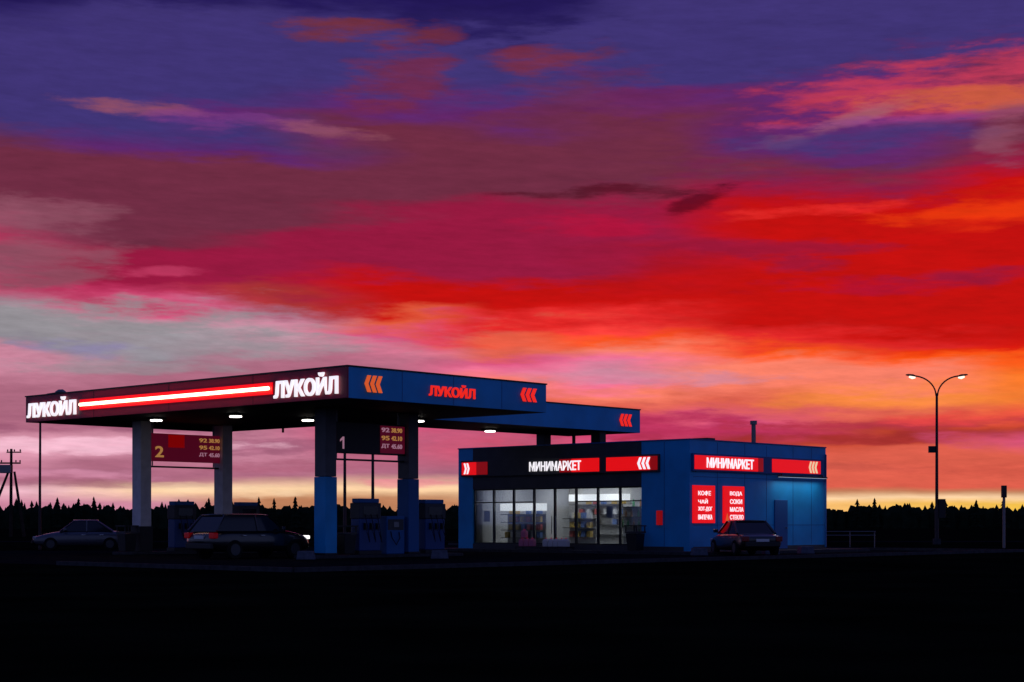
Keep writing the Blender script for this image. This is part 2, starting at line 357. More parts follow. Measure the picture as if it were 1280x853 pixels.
spots = [(-118.5,8.9),(-113,8.6),(-109,9.1),(-79,8.8),(-66,9.0),(-62,8.7),(-56.5,9.1),(-29,8.6),(90,8.4),(94.5,8.7),(113,8.0),(121,8.2),(128,8.1)]
for i, (x, h) in enumerate(spots):
    where = ('left of the thin bent lamp mast' if x < -125 else 'between bent lamp mast and grey column' if x < -98 else
             'between the two middle canopy columns' if x < -50 else 'seen under the canopy between column and shop' if x < 0 else
             'just right of the blue shop' if x < 100 else 'right of the double street lamp')
    h *= .93
    tr = thing('spruce_tree', 'dark spruce top standing above the forest ' + where, 'tree', (x, 431, 0), 0, 'spruces ' + where)
    m1 = MB(); m1.cyl(0, 0, 0, h*.9, .22, .04, 8); m1.build('trunk', BARK, tr)
    m2 = MB(); spruce_rings(m2, 0, 0, h, random.uniform(1.5, 2.1), .8, 9, 7); m2.build('crown', SPR, tr)

# ------------------------------------------------------------------ main pump canopy  (local x = V, y = U)
L, W, ZB, ZT = 19.788, 9.949, 5.42, 6.461
can = thing('fuel_canopy', 'large flat fuel station canopy with red neon striped side and blue front, on four columns', 'canopy', CO, RZ)
MB().box(.06, W-.06, .06, L-.06, ZB+.02, ZT-.12).build('roof_slab', ROOFM, can)
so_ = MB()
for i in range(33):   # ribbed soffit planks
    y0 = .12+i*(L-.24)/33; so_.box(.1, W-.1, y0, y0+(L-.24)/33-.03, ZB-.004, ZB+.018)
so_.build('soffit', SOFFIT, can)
MB().box(0, .06, 0, L, ZB, ZT).build('red_fascia', DKRED, can, .01)
MB().box(.062, W, 0, .06, ZB, ZT).build('blue_fascia', BLUE, can, .01)
MB().box(W-.06, W, .062, L-.062, ZB, ZT).build('blue_fascia', BLUED, can, .01)
MB().box(.062, W, L-.06, L, ZB, ZT).build('blue_fascia', BLUED, can, .01)
cp = MB(); cp.box(-.03, W+.03, -.03, .1, ZT+.002, ZT+.05); cp.box(-.03, .1, .102, L+.03, ZT+.002, ZT+.05)
cp.box(W-.1, W+.03, .102, L+.03, ZT+.002, ZT+.05); cp.box(.102, W-.102, L-.1, L+.03, ZT+.002, ZT+.05); cp.build('edge_trim', BLK, can)
for y in (4.95, 9.9, 14.85): MB().box(-.006, -.001, y-.012, y+.012, ZB+.02, ZT-.02).build('panel_joint', BLK, can)
for x in (2.5, 5.0, 7.5): MB().box(x-.012, x+.012, -.006, -.001, ZB+.02, ZT-.02).build('panel_joint', BLUED, can)
MB().box(-.05, -.004, 3.85, 15.75, 5.74, 6.15).build('halo_strip', TUBEB, can)  # red glow around the neon tube, put into an emissive strip behind it
tb = MB(); tb.tube([(-.13, 3.95, 5.945), (-.13, 15.6, 5.945)], .065, 10); tb.build('neon_tube', TUBE, can, smooth_=True)
for y in [4.2+i*1.25 for i in range(10)]: MB().box(-.1, -.051, y-.01, y+.01, 5.93, 5.96).build('tube_bracket', STEEL, can)
text_mesh('lettering', 'ЛУКОЙЛ', 3.3, .76, .08, LETW, onX(-.03, 3.70, 5.57), can, .025)
text_mesh('lettering', 'ЛУКОЙЛ', 3.55, .76, .08, LETW, onX(-.03, 19.55, 5.58), can, .025)
text_mesh('lettering', 'ЛУКОЙЛ', 2.3, .46, .05, LETR, onY(3.75, -.02, 5.70), can, .03)
chevrons('chevron_mark', 3, .86, .56, .05, LETO, onY(.74, -.02, 5.66), can)
chevrons('chevron_mark', 3, .95, .5, .05, LETR, onY(8.48, -.02, 5.77), can)
A1, A2, B1, B2 = 4.282, 15.613, 2.772, 6.892
for a in (A1, A2):
    for b in (B1, B2):
        cl = MB(); cl.box(b-.26, b+.26, a-.3, a+.3, 2.95 if a == A1 else .1, ZB-.006)
        co_ = cl.build('column', GREYD if a == A1 else GREYC, can, .02)
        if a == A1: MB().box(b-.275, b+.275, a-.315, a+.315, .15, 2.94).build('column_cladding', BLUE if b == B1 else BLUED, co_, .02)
        MB().box(b-.3, b+.3, a-.34, a+.34, .121, .2 if a == A1 else 1.15).build('column_base', BLK, co_, .015)
for (v, u) in [(1.7,13.1),(2.36,8.95),(5.7,8.7),(9.0,5.9)]:
    lf = MB(); lf.box(v-.28, v+.28, u-.28, u+.28, ZB-.09, ZB-.005); lo = lf.build('downlight', BLK, can, .02)
    MB().box(v-.17, v+.17, u-.17, u+.17, ZB-.15, ZB-.091).build('diffuser', LAMPM, lo, .02)
MB().tube([(W-.3, 15, ZB-.005), (W-.3, 15, ZB-.2)], .05).build('drain_stub', BLK, can)

# ------------------------------------------------------------------ link canopy over the shop entrance
c2 = thing('entrance_canopy', 'narrower blue canopy running from the pump roof over the shop roof', 'canopy', CO, RZ)
x0, x1, y0, y1 = W+.02, 23.3, 6.02, 10.38
MB().box(x0+.05, x1-.05, y0+.05, y1-.05, ZB+.02, ZT-.12).build('roof_slab', ROOFM, c2)
MB().box(x0+.08, x1-.08, y0+.08, y1-.08, ZB-.004, ZB+.018).build('soffit', SOFFIT, c2)
MB().box(x0, x1, y0, y0+.05, ZB, ZT).build('blue_fascia', BLUE, c2, .01)
MB().box(x1-.05, x1, y0+.052, y1, ZB, ZT).build('blue_fascia', BLUED, c2, .01)
MB().box(x0, x1-.052, y1-.05, y1, ZB, ZT).build('blue_fascia', BLUED, c2, .01)
MB().box(x0-.0, x1+.03, y0-.03, y0+.1, ZT+.002, ZT+.05).build('edge_trim', BLK, c2)
chevrons('chevron_mark', 3, .95, .55, .05, LETR, onY(21.75, y0-.02, 5.68), c2)
for (v, u) in ((21.0, 6.6), (21.0, 9.9)):
    MB().box(v-.22, v+.22, u-.26, u+.26, 4.36, ZB-.006).build('roof_post', BLK, c2, .01)
MB().box(20.95, 21.05, 8.0, 8.12, 4.36, ZB-.006).build('brace_post', BLK, c2)
for (v, u) in [(16.1, 8.7)]:
    lf = MB(); lf.box(v-.28, v+.28, u-.28, u+.28, ZB-.09, ZB-.005); lo = lf.build('downlight', BLK, c2, .02)
    MB().box(v-.17, v+.17, u-.17, u+.17, ZB-.15, ZB-.091).build('diffuser', LAMPM, lo, .02)

# ------------------------------------------------------------------ lane boards hanging between the columns
def lane_board(a, num, label):
    b0, b1 = B1+.265, B2-.265
    o = thing('lane_board', label, 'sign', cpt(0, a), RZ, 'lane boards hanging over the pump islands')
    lit = num == '2'
    MB().box(b0, b1, -.12, .12, 3.82, 4.96).build('board', LANE if lit else BLK, o, .015)
    MB().box(b0, b1, -.04, .04, 3.56, 3.63).build('rail', BLK, o)
    for b in (b0+.25, b1-.25):
        MB().box(b-.03, b+.03, -.03, .03, 4.965, ZB-.006).build('hanger', STEEL, o)
        MB().box(b-.02, b+.02, -.02, .02, 3.635, 3.815).build('hanger', STEEL, o)
    if lit:
        MB().box(b0+.95, b0+1.75, -.14, -.121, 4.4, 4.93).build('red_field', LANEB, o)
    if num == '1':
        n1_ = MB(); q0 = b0+.32
        n1_.prism([(q0+.12, 3.98), (q0+.19, 3.98), (q0+.19, 4.42), (q0+.13, 4.42), (q0, 4.31), (q0, 4.24), (q0+.12, 4.32)], 'y', -.142, -.122); n1_.build('lane_number', PINKL, o)
    else: text_mesh('lane_number', num, .26 if num == '1' else .42, .46, .02, AMBER if lit else PINKL, onY(b0+(.3 if lit else .28), -.122, 3.98), o, .0 if num == '1' else .02)
    rows = [('92', AMBER), ('95', AMBER), ('ДТ', PINKL)]
    xs = b0+2.5 if lit else b0+2.35
    if not lit: MB().box(xs-.05, xs+1.2, -.135, -.121, 3.88, 4.9).build('red_field', LANE, o)
    for k, (s_, m_) in enumerate(rows):
        z = 4.66-k*.3
        text_mesh('fuel_grade', s_, .4, .17, .02, PINKL if (k == 0 and not lit) else m_, onY(xs, -.136, z), o, .02)
        text_mesh('fuel_price', ('38.90', '42.10', '45.60')[k], .55, .17, .02, m_, onY(xs+.5, -.136, z), o, .02)
    return o
lane_board(A1, '1', 'dark lane board with number 1 hung between the two nearest canopy columns')
lane_board(A2, '2', 'dim red lane board with amber number 2 between the two farther columns')

# ------------------------------------------------------------------ pump islands and dispensers
for a, lab in ((A1, 'raised concrete pump island under the nearest pair of blue canopy columns'), (A2, 'raised concrete pump island under the far pair of grey canopy columns')):
    k = MB(); poly = []
    for i in range(9): an = math.pi/2+math.pi*i/8; poly.append((2.1+.62*math.cos(an), .62*math.sin(an)))
    for i in range(9): an = -math.pi/2+math.pi*i/8; poly.append((9.0+.62*math.cos(an), .62*math.sin(an)))
    k.prism(poly, 'z', .004, .12); io = k.build('pump_island', CONC, None, .02); io.location = cpt(0, a); io.rotation_euler = (0,0,RZ)
    tag(io, lab, 'kerb island', 'pump islands under the canopy')
def dispenser(label, loc):
    d = thing('fuel_dispenser', label, 'fuel pump', loc, RZ, 'fuel dispensers on the pump islands')
    MB().box(-.56, .56, -.27, .27, 0, .14).build('plinth', BLK, d, .01)
    MB().box(-.52, .52, -.24, .24, .141, 1.32).build('cabinet', mat('pump_blue', (.008, .05, .2), .4, .4), d, .03)
    MB().box(-.55, .55, -.26, .26, 1.322, 1.9).build('display_head', CHAR, d, .03)
    for s in (-1, 1):
        MB().box(-.36, .36, *sorted((s*.262, s*.275)), 1.45, 1.78).build('screen', SCREEN, d, .005)
    MB().box(-.5, .5, -.2, .2, 1.902, 2.06).build('header', BLUED, d, .02)
    for s in (-1, 1):
        for x in (-.3, 0, .3):
            n = MB(); n.box(x-.035, x+.035, *sorted((s*.25, s*.33)), .92, 1.16); n.tube([(x, s*.33, 1.12), (x, s*.37, .98), (x, s*.36, .86)], .016, 6)
            no = n.build('nozzle', BLK, d)
            h = MB(); pts_ = [(x+.02, s*.27, 1.5)]+[(x+.02+.1*math.sin(q*.39), s*(.3+.13*math.sin(q*.39)), 1.5-1.05*math.sin(q*.39)) for q in range(1, 5)]+[(x+.03, s*.36, .84)]
            h.tube(pts_, .014, 6); h.build('hose', RUB, no)
    return d
d1 = dispenser('blue fuel dispenser with black hoses between the two nearest canopy columns', cpt(4.72, A1, .12))
copy_tree(d1, cpt(8.1, A1, .12), label='blue fuel dispenser behind the nearest pair of canopy columns')
copy_tree(d1, cpt(4.75, A2, .12), label='fuel dispenser between the two far grey canopy columns')
copy_tree(d1, cpt(8.1, A2, .12), label='fuel dispenser behind the far pair of grey canopy columns')
# service point next to the second column
sv = thing('service_box', 'blue air and water service box beside the second blue canopy column', 'service box', cpt(6.05, A1+.05, .12), RZ)
MB().box(-.5, .42, -.3, .3, 0, 1.42).build('cabinet', BLUED, sv, .03)
MB().box(-.44, .36, -.315, -.301, .9, 1.3).build('front_panel', CHAR, sv, .004)
MB().box(-.15, .1, -.33, -.316, 1.0, 1.2).build('gauge', STEEL, sv, .01)
ho = MB(); ho.tube([(-.3,-.31,.85),(-.3,-.38,.6),(-.1,-.4,.35),(.1,-.38,.6),(.12,-.31,.82)], .018, 6); ho.build('hose', RUB, sv)
def bin_(label, loc, rz=0):
    b = thing('litter_bin', label, 'bin', loc, rz, 'litter bins on the forecourt')
    m = MB(); m.loft([[(sx*(.24+.05*k), sy*(.24+.05*k), .03+.7*k) for sx, sy in ((-1,-1),(1,-1),(1,1),(-1,1))] for k in (0, 1)]); m.build('body', BLK, b, .02)
    MB().box(-.32, .32, -.32, .32, .74, .82).build('lid', CHAR, b, .02)
    m = MB(); [m.box(x-.02, x+.02, y-.02, y+.02, .82, 1.02) for x in (-.28,.28) for y in (-.28,.28)]; m.box(-.33,.33,-.33,.33,1.02,1.07); m.build('hood', BLK, b)
    return b
b1 = bin_('black litter bin in front of the far grey canopy column', cpt(2.0, A2-.1, .12), RZ)
copy_tree(b1, cpt(3.72, A1, .12), label='grey black litter bin just right of the nearest blue column')
copy_tree(b1, spt(-.8, 2.2, .12), label='black litter bin by the blue corner of the shop')

# ------------------------------------------------------------------ shop (local x = V, y = U)
SL_, SW_, SH = 13.276, 10.404, 4.707
shop = thing('station_shop', 'flat roofed blue fuel station shop with glazed front and red lit sign band', 'shop', SO, RZ)
MB().box(0, .25, 0, 2.5, .12, SH).build('corner_wall', BLUE, shop); MB().box(0, .25, 12.35, SL_, .12, SH).build('corner_wall', BLUE, shop)
MB().box(.0, .25, 2.502, 12.348, 2.84, SH).build('upper_wall', CHAR, shop)
MB().box(.252, SW_, 0, .25, .12, SH).build('side_wall', BLUE, shop)
MB().box(SW_-.25, SW_, .252, SL_, .12, SH).build('rear_wall', BLUED, shop)
MB().box(.252, SW_-.252, SL_-.25, SL_, .12, SH).build('end_wall', BLUED, shop)
for x in (1.95, 3.95, 5.6, 7.7, 9.2): MB().box(x-.012, x+.012, -.006, -.001, .32, SH-.05).build('panel_joint', BLUED, shop)
for z in (1.2, 3.2): MB().box(.26, SW_-.02, -.008, -.007, z-.01, z+.01).build('panel_joint', BLUED, shop)
MB().box(-.006, -.001, 1.288, 1.312, .32, SH-.05).build('panel_joint', BLUED, shop)
MB().box(.252, SW_-.252, .252, SL_-.252, 4.1, 4.35).build('roof', ROOFM, shop)
tr_ = MB(); tr_.box(-.03, .28, -.03, SL_+.03, SH+.002, SH+.05); tr_.box(.282, SW_+.03, -.03, .28, SH+.002, SH+.05); tr_.build('parapet_trim', BLUED, shop)
MB().box(.252, 7.6, .252, SL_-.252, .06, .13).build('floor', FLOORM, shop)
MB().box(7.6, 7.75, .252, SL_-.252, .131, 3.1).build('inner_wall', WHITE, shop)
MB().box(.252, 7.6, .252, SL_-.252, 3.102, 3.16).build('ceiling', WHITE, shop)
MB().box(.26, 7.59, .253, .27, .14, 3.09).build('inner_wall', WHITE, shop)
MB().box(.26, 7.59, SL_-.27, SL_-.253, .14, 3.09).build('inner_wall', WHITE, shop)
MB().box(.253, .265, 12.4, SL_-.28, .14, 3.09).build('inner_wall', WHITE, shop)
MB().box(.0, .25, 2.502, 12.348, .12, .34).build('sill_wall', CHAR, shop)
MB().box(-.04, -.001, .3, 2.5, .12, .3).build('skirting', CHAR, shop); MB().box(.252, SW_, -.04, -.001, .12, .3).build('skirting', CHAR, shop)
for i, x in enumerate((.95, 3.4, 6.2)):
    for j, y in enumerate((1.8, 4.4, 7.0, 9.6, 12.0)):
        MB().box(x-.3, x+.3, y-.3, y+.3, 3.075, 3.1).build('ceiling_light', CEILL, shop)
# glazing
n_b = 8; y_a, y_b = 2.505, 12.345; bw_ = (y_b-y_a)/n_b
for k in range(n_b):
    ya, yb = y_a+k*bw_, y_a+(k+1)*bw_
    door = k in (3, 4)
    z0 = .342; z1 = 2.838
    f = MB(); f.box(.08, .17, ya, ya+.05, z0, z1); f.box(.08, .17, yb-.05, yb, z0, z1); f.box(.08, .17, ya+.051, yb-.051, z1-.06, z1); f.box(.08, .17, ya+.051, yb-.051, z0, z0+.06)
    if not door: f.box(.08, .17, ya+.051, yb-.051, 2.2, 2.25)
    fo = f.build('door' if door else 'window', BLK, shop)
    MB().box(.12, .128, ya+.052, yb-.052, z0+.062, z1-.062 if door else 2.198).build('pane', GLS, fo)
    if not door: MB().box(.12, .128, ya+.052, yb-.052, 2.252, z1-.062).build('pane', GLS, fo)
    if door:
        h = MB(); yy = yb-.12 if k == 3 else ya+.12; h.tube([(.02, yy, .8), (.02, yy, 1.6)], .018, 8); h.box(.02, .08, yy-.01, yy+.01, .9, .93); h.box(.02,.08,yy-.01,yy+.01,1.47,1.5); h.build('handle', STEEL, fo)
# sign bands
bb = MB(); bb.box(-.12, -.002, 1.5, 13.0, 3.42, 4.16); bb.build('sign_band', CHAR, shop, .01)
def seg(y0_, y1_, m, z0_=3.5, z1_=4.08): return MB().box(-.15, -.121, y0_, y1_, z0_, z1_).build('sign_face', m, shop, .004)
seg(12.0, 12.92, SIGNR); seg(11.3, 11.99, SIGNRD); seg(4.7, 6.25, SIGNR); seg(1.95, 4.3, SIGNR); 
seg(6.26, 6.95, SIGNRD); seg(1.56, 1.94, SIGNRD)
chevrons('chevron_mark', 2, .42, .5, .02, LETW, onX(-.152, 12.78, 3.54), shop, left=False)
chevrons('chevron_mark', 3, .75, .5, .02, LETW, onX(-.152, 2.6, 3.54), shop)
text_mesh('lettering', 'МИНИМАРКЕТ', 3.0, .42, .03, LETW, onX(-.152, 8.7, 3.58), shop, .02)
bb = MB(); bb.box(.1, 10.1, -.12, -.002, 3.42, 4.16); bb.build('sign_band', BLUED, shop, .01)
def segy(x0_, x1_, m): return MB().box(x0_, x1_, -.15, -.121, 3.5, 4.08).build('sign_face', m, shop, .004)
segy(.17, 4.75, SIGNR); segy(4.76, 5.15, SIGNRD); segy(5.85, 9.75, SIGNR)
text_mesh('lettering', 'МИНИМАРКЕТ', 3.4, .42, .03, LETW, onY(.98, -.152, 3.58), shop, .02)
chevrons('chevron_mark', 3, .8, .52, .02, mat('cream_lit_chevrons', (.6,.5,.3), .4, .3, emit=(.85, .6, .35), es=.9), onY(8.75, -.152, 3.53), shop)
# red menu panels
for x0_, rows in ((.17, ('КОФЕ', 'ЧАЙ', 'ХОТ-ДОГ', 'ВЫПЕЧКА')), (2.31, ('ВОДА', 'СОКИ', 'МАСЛА', 'СТЕКЛО'))):
    po = MB().box(x0_, x0_+1.5, -.09, -.002, 1.28, 2.84).build('menu_panel', SIGNR, shop, .01)
    for k, s_ in enumerate(rows):
        text_mesh('lettering', s_, .22*len(s_) if len(s_) < 5 else .98, .2, .015, LETW, onY(x0_+.3 if x0_ < 1 else x0_+.42, -.092, 2.42-k*.33), po, .01)
    if x0_ > 1:
        ic = MB(); ic.prism([(x0_+.1, 1.38), (x0_+.34, 1.38), (x0_+.22, 1.7)], 'y', -.105, -.091); ic.build('flame_mark', LETO, po)
# steel service door and small wall lamp on the side wall
sd = MB().box(6.2, 7.2, -.05, -.002, .16, 2.3).build('service_door', BLUED, shop, .01)
h = MB(); h.box(7.02, 7.1, -.12, -.051, 1.05, 1.09); h.build('handle', STEEL, sd)
wlp = MB().box(6.0, 9.9, -.42, -.3, 3.30, 3.36).build('wall_lamp', BLK, shop, .01)
MB().box(6.05, 9.85, -.41, -.31, 3.285, 3.298).build('diffuser', mat('strip_diffuser', (.8,.8,.8), .4, .2, emit=(.6,.7,.9), es=.5), wlp)
for x in (6.3, 9.6): MB().box(x-.02, x+.02, -.3, -.121, 3.42, 3.45).build('bracket', BLK, wlp); MB().box(x-.02, x+.02, -.34, -.3, 3.361, 3.45).build('bracket', BLK, wlp)
ld = bpy.data.lights.new('wall_lamp_light', 'AREA'); ld.energy = 20; ld.shape = 'RECTANGLE'; ld.size = 3.7; ld.size_y = .1; ld.color = (.85, .92, 1)
lo = bpy.data.objects.new('wall_lamp_light', ld); C.objects.link(lo); lo.parent = shop; lo.location = (7.95, -.38, 3.27); lo.rotation_euler = (R(-18), 0, 0)
fbx = MB().box(-.14, -.002, 1.38, 1.62, 1.2, 1.8).build('fire_box', SIGNRD, shop, .01)
MB().box(5.4, 6.0, 3.0, 4.6, 4.36, 5.1).build('roof_hatch', CHAR, shop, .02)
ch = MB(); ch.cyl(7.7, 2.1, 4.36, 5.75, .1); ch.cyl(7.7, 2.1, 5.75, 5.92, .16); ch.cyl(7.95, 2.2, 4.36, 5.5, .05); ch.build('vent_pipe', STEEL, shop, smooth_=False)
dn = MB(); dn.tube([(SW_-.15, -.09, SH-.3), (SW_-.15, -.09, .2)], .05); dn.build('downpipe', BLUED, shop)

# shop furniture and goods
def shelf(label, x, y, ln, ht, rz=0, header=None, dep=.5):
    s = thing('shop_shelf', label, 'shelf', spt(x, y, .13), RZ+rz, 'shelving inside the shop')
    MB().box(-.03, .03, -ln/2, ln/2, 0, ht).build('back_panel', WHITE, s)
    n = 4 if ht < 1.6 else 5
    for k in range(n):
        z = .12+k*(ht-.25)/(n-1); MB().box(-dep, -.032, -ln/2, ln/2, z-.03, z).build('shelf_board', STEEL, s)
    if header: MB().box(-dep-.04, .03, -ln/2, ln/2, ht+.02, ht+.36).build('header', header, s)
    return s, [.12+k*(ht-.25)/(n-1) for k in range(n)]
goods = [('food_packet', 'packet', 'small coloured food packets on the shelves inside the shop', [(.6,.14,.14),(.65,.45,.12),(.15,.25,.55),(.75,.75,.75)]),
         ('drink_bottle', 'bottle', 'small drink bottles on the shelves inside the shop', [(.8,.8,.8),(.15,.45,.2),(.5,.26,.12)])]
proto = {}
def good(kind, ci):
    key = (kind, ci)
    if key not in proto:
        m = mat('%s_colour_%d' % (goods[kind][0], ci), goods[kind][3][ci], .4, .4)
        if kind == 0: mb = MB().box(-.09, .09, -.11, .11, 0, .26)
        else:
            mb = MB(); mb.tube([(0,0,0),(0,0,.2),(0,0,.27),(0,0,.33)], [.055,.055,.022,.022], 8)
        proto[key] = mb.mesh(goods[kind][0], m)
    o = bpy.data.objects.new(goods[kind][0], proto[key]); C.objects.link(o)
    word = ['red','orange','blue','pale','']; names = [['red','yellow','blue','pale'],['pale','green','brown']][kind][ci]
    tag(o, '%s %s standing on a shelf inside the shop' % (names, goods[kind][1]), goods[kind][1], '%s %ss on the shop shelves' % (names, goods[kind][1]))
    return o
def fill(x, y, ln, zs, kind, dep=.25, step=.36):
    for z in zs:
        yy = -ln/2+.2
        while yy < ln/2-.15:
            if random.random() < .88:
                o = good(kind, random.randrange(len(goods[kind][3]))); o.location = spt(x-dep, y+yy, .131+z); o.rotation_euler = (0,0,RZ+random.uniform(-.1,.1))
            yy += step*random.uniform(.8, 1.2)
for lab, x, y, ln, ht, kind, hd in [
    ('low white shelf just inside the left windows of the shop', 1.9, 10.7, 2.4, 1.7, 0, ADL),
    ('low white shelf inside the middle windows of the shop', 2.6, 7.9, 1.6, 1.5, 0, None),
    ('tall drinks shelf with pale header near the right windows of the shop', 1.9, 4.0, 2.0, 2.0, 1, None),
    ('tall wall shelf along the back wall of the shop, left', 7.5, 10.8, 3.4, 2.2, 0, ADL),
    ('tall wall shelf along the back wall of the shop, right', 7.5, 6.2, 3.4, 2.2, 1, ADL)]:
    s_, zs = shelf(lab, x, y, ln, ht, 0, hd); fill(x, y, ln, zs[1:] if ht < 2.1 else zs[2:], kind, step=.34 if ht < 2.1 else .55)
ct = thing('cash_desk', 'white cash desk with till inside the right part of the shop', 'counter', spt(4.6, 3.2, .13), RZ)
MB().box(-.3, .3, -1.2, 1.2, 0, 1.0).build('front', WHITE, ct, .01); MB().box(-.36, .36, -1.25, 1.25, 1.002, 1.05).build('counter_top', CHAR, ct, .005)
ti = thing('cash_till', 'dark cash till with screen on the cash desk', 'till', spt(4.6, 3.2, 1.182), RZ)
MB().box(-.18, .18, -.2, .2, 0, .14).build('till_base', BLK, ti, .01); MB().box(-.02, .02, -.2, .2, .18, .5).build('screen', SCREEN, ti, .005); MB().box(-.015,.015,-.03,.03,.141,.178).build('stand', BLK, ti)
fr_ = thing('drinks_fridge', 'lit glass drinks fridge against the inner wall of the shop', 'fridge', spt(7.1, 2.2, .131), RZ)
MB().box(.0, .3, -.9, .9, 0, 2.1).build('cabinet', WHITE, fr_, .01); MB().box(-.02, -.001, -.85, .85, .2, 1.75).build('lit_back', ADL, fr_); MB().box(-.4, -.021, -.9, .9, 1.8, 2.1).build('header', SIGNRD, fr_)
for k in range(4): MB().box(-.4, -.021, -.88, .88, .2+k*.4, .23+k*.4).build('shelf_board', STEEL, fr_)
for k in range(4): MB().tube([(-.38, -.87+k*.58, .1), (-.38, -.87+k*.58, 1.79)], .015, 6).build('door_frame', BLK, fr_)
for y_, w_, h_, z_ in ((11.6, .4, .5, 1.35), (4.35, .36, .5, 1.5)):
    po = MB().box(.135, .14, y_-w_/2, y_+w_/2, z_, z_+h_).build('window_poster', PLASTICW, None); po.location = SO; po.rotation_euler = (0,0,RZ)
    tag(po, {11.6:'pale poster low in the leftmost shop window', 10.45:'wide pale poster high in the second window from the left', 9.2:'narrow pale poster in the third window from the left', 4.35:'pale poster in the shop window right of the doors', 3.3:'wide pale poster high in the rightmost shop window'}[y_], 'poster', 'posters in the shop windows')
# canisters displayed outside the windows
def canister(m, label, grp):
    o = thing('canister', label, 'canister', (0,0,0), RZ, grp)
    mb = MB(); mb.loft([[(sx*a, sy*b, z) for sx, sy in ((-1,-1),(1,-1),(1,1),(-1,1))] for a, b, z in ((.09,.12,0),(.1,.13,.03),(.1,.13,.26),(.05,.07,.33),(.035,.035,.34))]); mb.build('body', m, o, .01)
    c_ = MB(); c_.cyl(0, 0, .341, .375, .03, None, 10); c_.build('cap', SIGNRD, o)
    h_ = MB(); h_.tube([(0,-.1,.27),(0,-.09,.345),(0,-.03,.355)], .012, 6); h_.build('handle', m, o); return o
rk = thing('display_rack', 'low black display rack with canisters outside the shop windows', 'rack', spt(-.75, 7.3, .12), RZ)
MB().box(-.25, .25, -1.5, 1.5, .1, .14).build('rack_shelf', BLK, rk); m = MB()
for sx in (-.23, .23):
    for sy in (-1.47, 0, 1.47): m.box(sx-.02, sx+.02, sy-.02, sy+.02, 0, .099)
m.build('leg', BLK, rk)
cw = canister(PLASTICW, 'white washer fluid canister on the rack outside the shop windows', 'white canisters on the rack')
cpk = canister(PLASTICP, 'pink washer fluid canister on the rack outside the shop windows', 'pink canisters on the rack')
cw.location = spt(-.85, 6.2, .262); cpk.location = spt(-.85, 8.5, .262)
for k, yy in enumerate((5.95, 6.5, 6.8, 7.1)): copy_tree(cw, spt(-.85, yy, .262))
for k, yy in enumerate((8.2, 7.9)): copy_tree(cpk, spt(-.85, yy, .262))
copy_tree(cpk, spt(-.85, 8.38, .262+.38), label='pink washer fluid canister stacked on top of the rack row')

